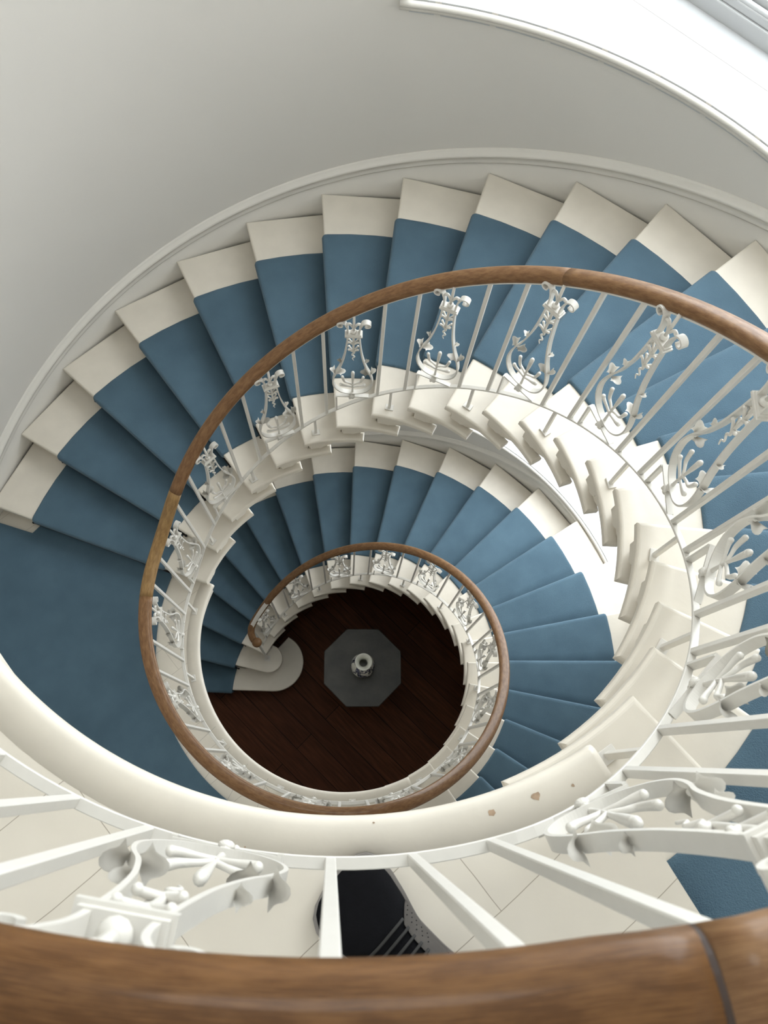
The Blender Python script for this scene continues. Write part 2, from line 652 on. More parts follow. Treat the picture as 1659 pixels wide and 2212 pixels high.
# skirting following the stair: board and moulded cap, one per flight plus landings
def skirting(name, p_hi, p_lo, label=None):
    n = int((p_hi - p_lo) / 1.5)
    bm = bmesh.new()
    bm2 = bmesh.new()
    capline = []
    rows = []
    for i in range(n + 1):
        ph = p_hi + (p_lo - p_hi) * i / n
        zp = spitch(ph, 3)
        top = zp + .13
        a = D(ph)
        az = (ph + 180) % 360 - 180
        lim = None
        if A_LO - .5 < az < A_HI + .5:
            for z0, z1 in WINDOWS:
                if z0 - 1.0 < top < z1 and top > z0 - .062:
                    lim = z0 - .062
        if lim is not None:
            top = min(top, lim)
        bot = zp - .42
        rows.append((a, bot, top))
        capline.append(P(ROUT, a, top))
    ring = [[bm.verts.new(P(r, a, z)) for r, z in ((ROUT, b), (ROUT, t), (RWALL + .02, t), (RWALL + .02, b))] for a, b, t in rows]
    for r0, r1 in zip(ring[:-1], ring[1:]):
        for j in range(4):
            bm.faces.new([r0[j], r0[(j + 1) % 4], r1[(j + 1) % 4], r1[j]])
    bm.faces.new(ring[0])
    bm.faces.new(ring[-1])
    o = link(name, bm, M_trim, smooth=False)
    for p in o.data.polygons:
        p.use_smooth = abs(p.normal.z) < .5
    struct(o)
    # cap: ogee section
    sec = [(.02, -.055), (-.006, -.055), (-.010, -.045), (-.004, -.038), (-.004, -.012), (-.016, -.006), (-.018, .006),
           (-.012, .014), (.0, .018), (.006, .03), (.012, .036), (.02, .036)]
    prev = None
    for p in capline:
        rr = Vector((p.x, p.y, 0)).normalized()
        ring2 = [bm2.verts.new(p + rr * a + Vector((0, 0, b))) for a, b in sec]
        if prev:
            for j in range(len(sec) - 1):
                bm2.faces.new([prev[j], prev[j + 1], ring2[j + 1], ring2[j]])
        prev = ring2
    c = link('baseboard_cap', bm2, M_trim, o, smooth=True)
    return o


skirting('baseboard_lower', 176.2, -66.5)
skirting('baseboard_upper', A2[0], A2[-1])

# landing skirtings are level
for nm, hi, lo, z in (('baseboard_middle', -66.5, A2[0], ZL1), ('baseboard_top', A2[-1], -513.5, ZL2)):
    bm = bmesh.new()
    k = 60
    ring = []
    for i in range(k + 1):
        a = D(hi + (lo - hi) * i / k)
        ring.append([bm.verts.new(P(r, a, zz)) for r, zz in ((ROUT, z), (ROUT, z + .2), (RWALL + .01, z + .22), (RWALL + .01, z))])
    for r0, r1 in zip(ring[:-1], ring[1:]):
        for j in range(4):
            bm.faces.new([r0[j], r0[(j + 1) % 4], r1[(j + 1) % 4], r1[j]])
    struct(link(nm, bm, M_trim))


# ------------------------------------------------------------------ landings (white boards with nosing)
def arc(r, a0, a1, n):
    return [P(r, D(a0 + (a1 - a0) * i / n)) for i in range(n + 1)]


def landing(name, a0, a1, z, label, border_joints):
    t = thing(name, label, 'landing')
    bm = bmesh.new()
    prof = [(RIN + .004, -.045), (RIN, -.038), (RIN, -.016), (RIN + .0025, -.008), (RIN + .008, -.002), (RIN + .018, 0), (.992, 0), (.992, -.045)]
    prev = None
    for i in range(121):
        ring = [bm.verts.new(P(r, D(a0 + (a1 - a0) * i / 120), z + dz)) for r, dz in prof]
        if prev:
            for j in range(len(prof)):
                bm.faces.new([prev[j], prev[(j + 1) % len(prof)], ring[(j + 1) % len(prof)], ring[j]])
        else:
            bm.faces.new(ring)
        prev = ring
    bm.faces.new(prev)
    o = link('landing_nosing', bm, M_tread, t)
    for p in o.data.polygons:
        p.use_smooth = len(p.vertices) == 4 and abs(p.normal.z) > -.1
    bm = bmesh.new()
    poly = arc(.9915, a0, a1, 90) + list(reversed(arc(ROUT, a0, a1, 90)))
    prism(bm, poly, z - .045, z - .0003)
    link('landing_boards', bm, M_boards, t)
    bm = bmesh.new()
    poly = arc(RIN + .045, a0 - 1.8, a1, 90) + list(reversed(arc(ROUT, a0 - 1.8, a1, 90)))
    prism(bm, poly, z - .27, z - .045)
    link('landing_fascia', bm, M_tread, t)
    bm = bmesh.new()
    poly = arc(RIN + .018, a0 - 1.8, a1, 90) + list(reversed(arc(RIN + .05, a0 - 1.8, a1, 90)))
    prism(bm, poly, z - .075, z - .045)
    link('cove_moulding', bm, M_tread, t, bevel=.012, seg=3)
    return t


L1 = landing('middle_landing', A1[-1], A2[0] - 2.2, ZL1,
             'curved white board landing with a big blue carpet between the two flights', 0)
L2 = landing('top_landing', A2[-1], -514.0, ZL2,
             'cream painted board landing nearest the viewer, with the black sneaker standing on it', 0)

# joints of the middle landing border boards (radial seams at inner edge)
M_seam = mat('seam_grey', (0.33, 0.31, 0.28), 0.9)
for a in (-118, -127, -136, -145, -109, -100):
    bm = bmesh.new()
    q0, q1 = P(RIN + .035, D(a - 2), ZL1 + .0004), P(1.2, D(a), ZL1 + .0004)
    d = (q1 - q0).normalized().cross(Vector((0, 0, 1))) * .0009
    bm.faces.new([bm.verts.new(v) for v in (q0 - d, q1 - d, q1 + d, q0 + d)])
    link('board_seam', bm, M_seam, L1)

# worn chips on the nosing of the top landing
for (x, y, s) in ((.246, -.914, .009), (.330, -.887, .010), (.03, -.925, .0025), (.40, -.87, .004), (-.2, -.96, .002)):
    vs = []
    bm = bmesh.new()
    for i in range(11):
        a = 2 * PI * i / 11
        rr = s * random.uniform(.65, 1.1)
        vs.append(bm.verts.new((x + rr * math.cos(a), y + rr * math.sin(a) * .8, ZL2 + .0008)))
    bm.faces.new(vs)
    link('paint_chip', bm, M_chip, L2)

ORD = ['first', 'second', 'third', 'fourth', 'fifth', 'sixth', 'seventh', 'eighth', 'ninth', 'tenth', 'eleventh',
       'twelfth', 'thirteenth', 'fourteenth', 'fifteenth', 'sixteenth', 'seventeenth', 'eighteenth', 'nineteenth',
       'twentieth', 'twenty-first', 'twenty-second', 'twenty-third', 'twenty-fourth', 'twenty-fifth', 'twenty-sixth',
       'twenty-seventh', 'twenty-eighth', 'twenty-ninth', 'thirtieth', 'thirty-first', 'thirty-second', 'thirty-third',
       'thirty-fourth', 'thirty-fifth', 'thirty-sixth']


# ------------------------------------------------------------------ steps
def step(fl, k):
    ang = ANG[fl]
    th = ang[k - 1]
    th1 = ang[k]
    al = th - th1
    z = Z0[fl] + H * k
    last = (k == len(ang) - 1)
    if last:
        return
    lab = ('%s step up from the dark wooden floor, white painted with a blue carpet strip' % ORD[k - 1]) if fl == 0 else \
          ('%s step above the blue middle landing, white painted with a blue carpet strip' % ORD[k - 1])
    if fl == 0 and k == 1:
        lab = 'lowest white step with the wide rounded curtail end on the dark floor'
    if fl == 0 and k == 2:
        lab = 'second white step with a small rounded end below the handrail knob'
    t = thing('stair_step', lab, 'step', group='steps of the lower flight' if fl == 0 else 'steps of the upper flight')
    rin = RIN
    back = th1 - D(0)
    set_b = math.degrees(.05 / 1.6)
    # tread
    bm = bmesh.new()
    if fl == 0 and k <= 2:
        # rounded curtail ends
        c = Vector((-.75, .385, 0)) if k == 1 else Vector((-.80, .40, 0))
        rr = .305 if k == 1 else .145
        w0 = P(ROUT, D(th))
        # tangent direction of the nosing towards the well
        dirn = (c - w0)
        L = dirn.length
        base = math.atan2(dirn.y, dirn.x)
        ta = base - math.asin(rr / L)          # tangent touching the lower side of the round end
        tp_a = ta - PI / 2
        poly = [w0]
        n = 24
        a_end = D(62) if k == 1 else D(78)
        for i in range(n + 1):
            a = tp_a + (a_end + PI / 2 - ta - 0 + (ta - PI / 2) - tp_a) * i / n
            poly.append(c + Vector((math.cos(a), math.sin(a), 0)) * rr)
        poly.append(P(RIN + .02, D(th1 - al * (.9 if k == 1 else .6))))
        poly.append(P(RIN + .2, D(th1 - set_b)))
        poly += [P(ROUT, D(th1 - set_b))]
    else:
        poly = [P(ROUT, D(th))]
        poly += [P(rin + .0, D(th))]
        nn = 10
        te = th - al * TAIL
        # inner return nosing: slight swelling towards the tail
        poly += [P(rin, D(th + (te - th) * i / nn)) for i in range(1, nn + 1)]
        poly += [P(rin + .052, D(te + (th1 - set_b - te) * i / 5)) for i in range(0, 6)]
        poly += [P(ROUT, D(th1 - set_b))]
    prism(bm, poly, z - .042, z)
    bm.normal_update()
    top = [e for e in bm.edges if all(abs(v.co.z - z) < 1e-5 for v in e.verts)]
    bmesh.ops.bevel(bm, geom=top, offset=.012, segments=4, profile=.5, affect='EDGES', clamp_overlap=True)
    bot = [e for e in bm.edges if all(abs(v.co.z - z + .042) < 1e-5 for v in e.verts)]
    bmesh.ops.bevel(bm, geom=bot, offset=.006, segments=2, profile=.5, affect='EDGES', clamp_overlap=True)
    link('tread', bm, M_tread, t)
    # riser with cheek towards the well
    bm = bmesh.new()
    if fl == 0 and k <= 2:
        cen = sum(poly, Vector()) / len(poly)
        inner_poly = []
        for i, p in enumerate(poly):
            if 1 <= i <= 25:
                v = (p - c).normalized()
                inner_poly.append(p - v * .03)
            else:
                inner_poly.append(p)
        off = P(1, D(th - 90)).normalized() * .03
        inner_poly[0] = inner_poly[0] + off
        prism(bm, inner_poly, z - H, z - .042)
    else:
        o1 = lambda r: th - math.degrees(.032 / r)
        o2 = lambda r: th - math.degrees(.060 / r)
        r0 = rin + .045
        prism(bm, [P(r0, D(o1(r0))), P(ROUT, D(o1(ROUT))), P(ROUT, D(o2(ROUT))), P(r0, D(o2(r0)))], z - H - .0, z - .042)
        # cheek wall under the tread
        e0, e1 = o1(r0), th1 - math.degrees(.034 / r0)
        ps = [P(r0, D(e0)), P(r0, D(e1)), P(r0 + .03, D(e1)), P(r0 + .03, D(e0))]
        zb = [z - H - .06, z - .10, z - .10, z - H - .06]
        prism(bm, ps, lambda i: zb[i], z - .042)
    link('riser', bm, M_tread, t)
    # scroll bracket sitting on the tail of the step below
    if not (fl == 0 and k <= 2):
        bm = bmesh.new()
        b0, b1 = th - al * .20, th - al * .70
        r0, r1 = rin + .016, rin + .046
        steps = 7
        lo = []
        poly = [P(r0, D(b0 + (b1 - b0) * i / steps)) for i in range(steps + 1)] + \
               [P(r1, D(b1 + (b0 - b1) * i / steps)) for i in range(steps + 1)]
        m_ = len(poly)

        def zlo(i, m_=m_, steps=steps):
            q = i if i <= steps else m_ - 1 - i
            f = q / steps
            return z - .042 - .088 * math.sqrt(max(0.0, 1 - max(0, f - .45) ** 2 / .31))
        prism(bm, poly, zlo, z - .042)
        link('scroll_bracket', bm, M_tread, t, bevel=.004)
    return t


for k in range(1, 23):
    step(0, k)
for k in range(1, 21):
    step(1, k)


# risers carrying each landing's nosing belong to the landings
for fl, t, k in ((0, L1, 23), (1, L2, 21)):
    th = ANG[fl][k - 1]
    z = Z0[fl] + H * k
    bm = bmesh.new()
    r0 = RIN + .045
    prism(bm, [P(r0, D(th - math.degrees(.032 / r0))), P(ROUT, D(th - math.degrees(.032 / ROUT))),
               P(ROUT, D(th - math.degrees(.07 / ROUT))), P(r0, D(th - math.degrees(.07 / r0)))], z - H - .08, z - .042)
    link('riser', bm, M_tread, t)


# soffit of each flight, unseen underside that also blocks light
def soffit(name, hi, lo, label):
    n = int(abs(hi - lo) / 2.5)
    bm = bmesh.new()
    prev = None
    for i in range(n + 1):
        ph = hi + (lo - hi) * i / n
        zp = pitch(ph)
        top, bot = zp - .235, zp - .30
        ring = [bm.verts.new(P(r, D(ph), max(0.001, z))) for r, z in ((RIN + .046, top), (ROUT, top), (ROUT, bot), (RIN + .046, bot))]
        if prev:
            for j in range(4):
                bm.faces.new([prev[j], prev[(j + 1) % 4], ring[(j + 1) % 4], ring[j]])
        else:
            bm.faces.new(ring)
        prev = ring
    bm.faces.new(prev)
    o = link(name, bm, M_wall)
    return struct(o)


soffit('soffit_1', A1[2], A1[-1] - 2, '')
soffit('soffit_2', A2[0], A2[-1] - 2, '')


# ------------------------------------------------------------------ carpets
def runner(fl, label):
    ang = ANG[fl]
    nst = len(ang) - 1
    prof = []     # (theta_deg, tangential offset (m, positive = uphill), z)
    for k in range(1, nst + 1):
        th = ang[k - 1]
        z = Z0[fl] + H * k
        zl = z - H
        prof += [(th, .019, zl + (.0 if k > 1 else 0.002)), (th, .019, z - .055), (th, .008, z - .050), (th, -.006, z - .046), (th, -.012, z - .034),
                 (th, -.013, z - .012), (th, -.009, z + .004), (th, .001, z + .011), (th, .016, z + .0125)]
        if k < nst:
            for f in (.35, .7):
                prof.append((th + (ang[k] - th) * f, 0, z + .0125))
            prof.append((ang[k], .008, z + .0125))
        else:
            prof.append((th, .045, z + .0125))
    rows = [(RCI, 1, .010), (RCI + .004, .5, .002), (RCI + .014, 0, 0), (RCI + .03, 0, 0), ((RCI + RCO) / 2, 0, 0), (RCO - .03, 0, 0), (RCO - .014, 0, 0),
            (RCO - .004, .5, .002), (RCO, 1, .010)]
    bm = bmesh.new()
    grid = []
    for (th, off, z) in prof:
        line = []
        for (r, e, drop) in rows:
            o = off + (.012 * e if off < .017 else 0)
            zz = z - drop * (1 if off < .02 and True else 0)
            if fl == 1 and th == ang[nst - 1] and z > Z0[1] + H * nst - .06:
                r = max(r, 1.262 + (r - RCI) * .8)
            line.append(bm.verts.new(P(r, D(th) - o / r, zz)))
        grid.append(line)
    for g0, g1 in zip(grid[:-1], grid[1:]):
        for j in range(len(rows) - 1):
            bm.faces.new([g0[j], g0[j + 1], g1[j + 1], g1[j]])
    o = link('stair_carpet', bm, M_carpet, smooth=True)
    tag(o, label, 'carpet')
    return o


runner(0, 'blue carpet runner covering the lower flight from the dark floor')
runner(1, 'blue carpet runner covering the upper flight in the foreground')

# middle landing carpet
bm = bmesh.new()
a0, a1 = A1[-1] - 1.3, A2[0] + .7
pin = arc(1.178, a0, a1, 80)
pout = list(reversed(arc(ROUT - .005, a0, A2[0] + 1.6, 80)))
notch = [P(RCO + .03, D(A2[0] + 1.5)), P(RCO, D(A2[0] - .6)), P(RCI, D(A2[0] - .6))]
poly = pin + list(reversed(notch)) + pout
# outer corner of first nosing is white board: carpet stops short of it
prism(bm, poly, ZL1 + .0005, ZL1 + .0125)
tag(link('landing_carpet', bm, M_carpet), 'wide curved blue carpet covering the middle landing at the left', 'carpet')

bm = bmesh.new()
prism(bm, arc(1.262, A2[-1] - 4.2, -513.5, 80) + list(reversed(arc(ROUT - .005, A2[-1] - 4.2, -513.5, 80))), ZL2 + .0005, ZL2 + .0125)
tag(link('landing_carpet', bm, M_carpet), 'blue carpet on the top landing beyond the cream boards behind the near handrail', 'carpet')

# stair rods
for fl in (0, 1):
    for k in range(1, len(ANG[fl])):
        th = ANG[fl][k - 1]
        z = Z0[fl] + H * (k - 1)
        if z == 0:
            continue
        bm = bmesh.new()
        ra, rb = RCI - .022, RCO + (.05 if (k * 7) % 5 == 1 or (fl == 1 and k == 1) else .02)
        pts = [P(r, D(th) - .009 / r, z + .022) for r in (ra, (ra + rb) / 2, rb)]
        sweep(bm, pts, circ(.0055, 8), side=Vector((0, 0, 1)))
        for p in (pts[0], pts[-1]):
            sphere(bm, p, .009)
        o = link('stair_rod', bm, M_rod, smooth=True)
        tag(o, ('dark carpet rod at the foot of the %s step above the %s' %
                (ORD[k - 1], 'dark wooden floor' if fl == 0 else 'blue middle landing')), 'stair rod',
            'carpet rods of the %s flight' % ('lower' if fl == 0 else 'upper'))


# ------------------------------------------------------------------ balustrade
# positions
ORN1 = [140.3, 116.5, 92.7, 69.4, 45.5, 21.5, -2.0, -25.8, -50.0, -75.5, -101.5, -127.5, -153.5, -179.5]
ORN2 = [156.8, 134.6, 110.9, 87.8, 65.4, 43.1, 20.5, -1.9, -23.0, -45.5, -69.2, -101.6, -131.5]
ORN2 = [a - 360 for a in ORN2]
ALLO = ORN1 + ORN2
SPLIT = -182.6     # joint of the handrail at the head of the middle landing


def rrail(phi):
    if phi < -425:
        return max(.976, RRAIL - (-425 - phi) * .0012)
    if phi > 128:
        return RRAIL + (phi - 128) * .0009
    return RRAIL


def base_z(phi):
    return spitch(phi, 4) + HBASE


def rail_z(phi):
    return spitch(phi, 6) + HRAIL - (0.0 if phi > -430 else 0.0)


def frame_at(phi, r=RBASE):
    a = D(phi)
    return Matrix.Translation(P(r, a, 0)) @ Matrix.Rotation(a - PI / 2, 4, 'Z')


def leaf_mesh(L=.045, W=.036, curl=1.0):
    bm = bmesh.new()
    nu, nv = 9, 12
    top = []
    for i in range(nu + 1):
        u = i / nu
        row = []
        for j in range(nv + 1):
            f = (j / nv * 2 - 1) * 1.45
            rad = W * .5 * (.30 + .55 * u ** .8 + .45 * curl * u ** 4) * (1 + .22 * math.cos(f * 3.4) * u * u)
            edge = abs(j / nv * 2 - 1) ** 2
            zz = L * u * (1 - .22 * edge * u) + .0045 * math.cos(f * 3.4 + .6) * u ** 2
            x = rad * math.sin(f) * 1.1
            y = rad * (math.cos(f) * .95 + .12)
            row.append(Vector((x, y, zz)))
        top.append(row)
    A = [[bm.verts.new(p) for p in r] for r in top]
    for i in range(nu):
        for j in range(nv):
            bm.faces.new([A[i][j], A[i][j + 1], A[i + 1][j + 1], A[i + 1][j]])
    r = bmesh.ops.solidify(bm, geom=bm.faces[:], thickness=.0022)
    bmesh.ops.recalc_face_normals(bm, faces=bm.faces[:])
    me = bpy.data.meshes.new('leaf')
    bm.to_mesh(me)
    bm.free()
    me.materials.append(M_iron)
    me.shade_smooth()
    return me


def done(bm, name, smooth=True):
    bmesh.ops.recalc_face_normals(bm, faces=bm.faces[:])
    me = bpy.data.meshes.new(name)
    bm.to_mesh(me)
    bm.free()
    me.materials.append(M_iron)
    if smooth:
        me.shade_smooth()
    return me


def lyre_curve(sgn):
    pts = [(0, .040), (.030, .042), (.062, .058), (.088, .095), (.099, .145), (.095, .195), (.083, .245), (.066, .295),
           (.053, .350), (.042, .410), (.035, .470), (.030, .530), (.027, .590), (.026, .630), (.029, .662), (.038, .688)]
    c = catmull([(sgn * x, 0, z) for x, z in pts], 5)
    # volute
    cx, cz = .058, .682
    out = []
    r0 = .0225
    for i in range(1, 22):
        a = PI * .98 - i * .27
        r = r0 * (1 - i / 34)
        out.append(Vector((sgn * (cx + r * math.cos(a)), 0, cz + r * math.sin(a))))
    return c + out


def ornament_meshes():
    M = {}
    bm = bmesh.new()
    for s in (-1, 1):
        pts = lyre_curve(s)
        n = len(pts)
        sweep(bm, pts, rect(.023, .0066), side=Vector((0, 1, 0)))
    # bridge bar under the lyre
    add_box(bm, (0, 0, .0), (.168, .019, .007))
    # node boss joining lyre and bridge
    for y in (-1, 1):
        sphere(bm, (0, .012 * y, .012), .012, (1.1, .7, 1))
    sphere(bm, (0, 0, .022), .014, (1, .9, 1.5))
    sphere(bm, (0, 0, -.016), .010, (1.3, 1.1, 1.2))
    sphere(bm, (.012, .006, -.018), .007)
    sphere(bm, (-.012, -.006, -.018), .007)
    M['lyre_frame'] = done(bm, 'lyre_frame', smooth=False)
    # collar
    bm = bmesh.new()
    add_box(bm, (0, 0, .600), (.080, .034, .009))
    add_box(bm, (0, 0, .609), (.070, .027, .010))
    add_box(bm, (0, 0, .592), (.070, .027, .008))
    M['collar'] = done(bm, 'collar', smooth=False)
    # palmette: knobbed fingers
    bm = bmesh.new()
    sweep(bm, catmull([(0, 0, .03), (0, 0, .10), (0, .004, .16), (0, .008, .225)], 5), circ(.0055), side=Vector((0, 1, 0)),
          scale=lambda t: 1.25 - .4 * math.sin(min(1, t * 1.3) * PI) + max(0, t - .6) * 1.2)
    sphere(bm, (0, .008, .226), .0086, (1, 1, 1.3))
    for s in (-1, 1):
        for (z0, wx, zt, y) in ((.120, .052, .185, .006), (.095, .060, .125, -.004)):
            pts = catmull([(0, 0, z0), (s * wx * .4, y * .5, z0 + .012), (s * wx * .8, y, z0 + .022), (s * wx, y, zt)], 5)
            sweep(bm, pts, circ(.0050), side=Vector((0, 1, 0)), scale=lambda t: 1.0 + .85 * max(0, t - .35))
            sphere(bm, pts[-1], .0079, (1, 1, 1.1))
    M['palmette'] = done(bm, 'palmette')
    # pendant hanging from the collar
    bm = bmesh.new()
    pts = [(0, 0, .592), (0, 0, .52), (0, 0, .45), (.004, 0, .435), (-.006, 0, .418), (.007, 0, .400), (-.004, 0, .384), (.002, 0, .366)]
    sweep(bm, catmull(pts, 5), circ(.0058), side=Vector((0, 1, 0)), scale=lambda t: 1.1 - .75 * t)
    for (z0, w) in ((.540, .023), (.475, .021)):
        for s in (-1, 1):
            for y in (-1, 1):
                p = catmull([(0, 0, z0 - .028), (s * w * .35, y * .003, z0 - .016), (s * w * .8, y * .007, z0), (s * w, y * .009, z0 + .004)], 4)
                sweep(bm, p, circ(.0042, 8), side=Vector((0, 1, 0)), scale=lambda t: 1.3 - .3 * t)
                sphere(bm, p[-1], .0058)
    M['pendant'] = done(bm, 'pendant')
    # central rod from collar to handrail with two small leaves
    bm = bmesh.new()
    sweep(bm, [Vector((0, 0, .61)), Vector((0, 0, .68)), Vector((0, 0, .745))], circ(.0062), side=Vector((0, 1, 0)))
    sphere(bm, (0, 0, .625), .014, (1, 1, .8))
    for s in (-1, 1):
        p = catmull([(0, 0, .645), (s * .009, 0, .668), (s * .018, 0, .684), (s * .027, 0, .682)], 4)
        sweep(bm, p, circ(.0055, 8), side=Vector((0, 1, 0)), scale=lambda t: .8 + .45 * t)
        sphere(bm, p[-1], .007, (1, 1, .8))
    M['neck_rod'] = done(bm, 'neck_rod')
    return M


OM = ornament_meshes()
LEAF_BIG = leaf_mesh(.042, .030, 1.3)
LEAF_SM = leaf_mesh(.024, .019, 1.2)


def child(name, me, parent, mtx=None):
    o = bpy.data.objects.new(name, me)
    COL.objects.link(o)
    o.parent = parent
    if mtx is not None:
        o.matrix_local = mtx
    return o


def panel(parent, phi):
    flat = (phi < -80 and phi > -190) or phi < -432
    zc = base_z(phi)
    lift = .022 if flat else .080
    if -432 <= phi < -424:
        lift = .03
    zr = rail_z(phi) - .022
    F = frame_at(phi)
    hgt = zr - (zc + lift)
    k = hgt / .738
    mtx = Matrix.Translation((0, 0, zc + lift)) @ F @ (Matrix.Rotation(-.02, 4, 'Y') if phi < -432 else Matrix.Identity(4)) @ Matrix.Diagonal((.95, 1, k, 1))
    fr = child('lyre_panel', OM['lyre_frame'], parent, mtx)
    for nm in ('collar', 'palmette', 'pendant', 'neck_rod'):
        child(nm, OM[nm], fr)
    # leaves clasping the lyre arms, two per side low down and one above
    for s in (-1, 1):
        for y in (-1, 1):
            m = Matrix.Translation((s * .084 + y * .001, 0, .232)) @ Matrix.Rotation(-s * .28, 4, 'Y') @ \
                Matrix.Rotation(-y * PI / 2, 4, 'Z') @ Matrix.Rotation(-.30, 4, 'X')
            child('leaf', LEAF_BIG, fr, m)
        m = Matrix.Translation((s * .053, 0, .345)) @ Matrix.Rotation(-s * PI / 2, 4, 'Z') @ Matrix.Rotation(-.30, 4, 'X')
        child('leaf', LEAF_SM, fr, m)
    # leg from the bridge down to the raking bottom rail
    for sx in (-1, 1):
        ph2 = phi - math.degrees(sx * .079 / RBASE)
        zb = base_z(ph2)
        zt = zc + lift
        if zt - zb > .012:
            bm = bmesh.new()
            F2 = frame_at(ph2)
            add_box(bm, (0, 0, (zb + zt) / 2), (.008, .019, zt - zb), F2)
            link('panel_leg', bm, M_iron, fr).matrix_parent_inverse = fr.matrix_basis.inverted()
    return fr


RAILSEC = []
for i in range(20):
    a = 2 * PI * i / 20
    ca, sa = math.cos(a), math.sin(a)
    RAILSEC.append((.0325 * math.copysign(abs(ca) ** .85, ca), .0235 * math.copysign(abs(sa) ** .85, sa)))


def rail_piece(parent, hi, lo, m, name='handrail', pre=None, hole=None):
    n = max(4, int(abs(hi - lo) / 1.6))
    hi0, lo0 = hi, lo
    pts = [P(rrail(hi + (lo - hi) * i / n), D(hi + (lo - hi) * i / n), rail_z(hi + (lo - hi) * i / n)) for i in (([] if pre else [-1]) + list(range(n + 2)))]
    if pre:
        pts = pre + pts
    bm = bmesh.new()
    sweep(bm, pts, RAILSEC, side=lambda i, p: Vector((p.x, p.y, 0)).normalized(), uv=True, trim=(0 if pre else 1, 1))
    o = link(name, bm, m, parent, smooth=True)
    return o


def base_rail(parent, hi, lo):
    n = int(abs(hi - lo) / 1.8)
    pts = [P(RBASE, D(hi + (lo - hi) * i / n), base_z(hi + (lo - hi) * i / n)) for i in range(n + 1)]
    bm = bmesh.new()
    sweep(bm, pts, rect(.019, .009), side=lambda i, p: Vector((p.x, p.y, 0)).normalized())
    link('bottom_rail', bm, M_iron, parent, bevel=.0015, seg=1)
    # iron core strip under the handrail
    pts = [P(rrail(hi + (lo - hi) * i / n) - .004, D(hi + (lo - hi) * i / n), rail_z(hi + (lo - hi) * i / n) - .028) for i in range(n + 1)]
    bm = bmesh.new()
    sweep(bm, pts, rect(.038, .007), side=lambda i, p: Vector((p.x, p.y, 0)).normalized())
    link('core_rail', bm, M_iron, parent)


def bar(parent, phi):
    z0 = base_z(phi)
    z1 = rail_z(phi) - .028
    a = D(phi)
    lean = D(.7) if phi < -432 else 0
    p0, p1 = P(RBASE, a, z0), P(rrail(phi) - .006, a + lean, z1)
    bm = bmesh.new()
    sweep(bm, [p0, p1], rect(.0165, .0155), side=Vector((math.cos(a), math.sin(a), 0)))
    link('baluster', bm, M_iron, parent, bevel=.0015, seg=1)


def foot(parent, phi, zf):
    a = D(phi)
    z1 = base_z(phi)
    if z1 - zf < .02:
        return
    bm = bmesh.new()
    sweep(bm, [P(RBASE, a, zf), P(RBASE, a, z1)], rect(.015, .013), side=Vector((math.cos(a), math.sin(a), 0)))
    add_box(bm, (0, 0, zf + .004), (.042, .030, .008), frame_at(phi))
    link('rail_foot', bm, M_iron, parent, bevel=.001, seg=1)


def surf_z(phi):
    best = 0.0
    for fl in (0, 1):
        for k, a in enumerate(ANG[fl][:-1]):
            if phi <= a:
                best = Z0[fl] + H * (k + 1)
    return best


LOW = thing('stair_railing', 'white iron railing around the dark floor, its brown handrail ending in a round knob', 'railing')
UP = thing('stair_railing', 'large white iron railing of the upper flight, its brown handrail crossing the bottom foreground', 'railing')

# start of the lower handrail: swan neck down to the knob on the newel
pre = [P(.935, D(153.9), 1.462), P(.962, D(152.9), 1.468), P(.992, D(151.2), 1.480), P(1.012, D(149.0), 1.497), P(1.020, D(146.2), 1.52), P(1.019, D(143.2), 1.56),
       P(1.016, D(139.5), 1.615), P(1.013, D(135.5), 1.68)]
rail_piece(LOW, 131.0, SPLIT, M_wood_mid, pre=pre)
bm = bmesh.new()
sphere(bm, P(.906, D(154.2), 1.462), .046, (1, 1, .8), 24, 16)
link('handrail_knob', bm, M_wood_mid, LOW, smooth=True)
bm = bmesh.new()
nb = P(.907, D(153.8), .35)
sweep(bm, [nb, Vector((nb.x, nb.y, 1.44))], circ(.012, 12), side=Vector((1, 0, 0)))
add_box(bm, (nb.x, nb.y, .354), (.055, .055, .010))
sweep(bm, [Vector((nb.x, nb.y, .355)), Vector((nb.x, nb.y, .40))], circ(.020, 12), side=Vector((1, 0, 0)))
link('newel_post', bm, M_iron, LOW)
base_rail(LOW, 150.0, SPLIT)
rail_piece(UP, SPLIT, -212.4, M_wood_light)
rail_piece(UP, -212.4, -316.4, M_wood_mid)
rail_piece(UP, -316.4, -439.8, M_wood_mid)
rail_piece(UP, -440.0, -503.0, M_wood_dark)
# lighter patch joint next to the seam, dark glue line
bm = bmesh.new()
pts = [P(rrail(-439.9), D(a), rail_z(-439.9)) for a in (-439.78, -440.02)]
sweep(bm, pts, [(a * 1.004, b * 1.004) for a, b in RAILSEC], side=lambda i, p: Vector((p.x, p.y, 0)).normalized())
link('joint_line', bm, mat('joint_dark', (0.03, 0.015, 0.008), .6), UP)
base_rail(UP, SPLIT, -503.0)

for phi in ALLO:
    panel(LOW if phi > SPLIT else UP, phi)
gap = []
for a, b in zip(ALLO[:-1], ALLO[1:]):
    d = (a - b)
    if a == -429.2:
        gap += [-438.3, -445.4, -452.6]
    elif b <= -490:
        gap += [-468.8, -475.9, -483.8]
    else:
        gap += [a - d / 3 + .2, a - 2 * d / 3]
    mid = (a + b) / 2
    if a == -429.2 or b <= -490:
        continue
    foot(LOW if mid > SPLIT else UP, mid, surf_z(mid))
for g in (150.0, 146.0) if False else (149.0,):
    gap.append(g)
for g in gap:
    bar(LOW if g > SPLIT else UP, g)


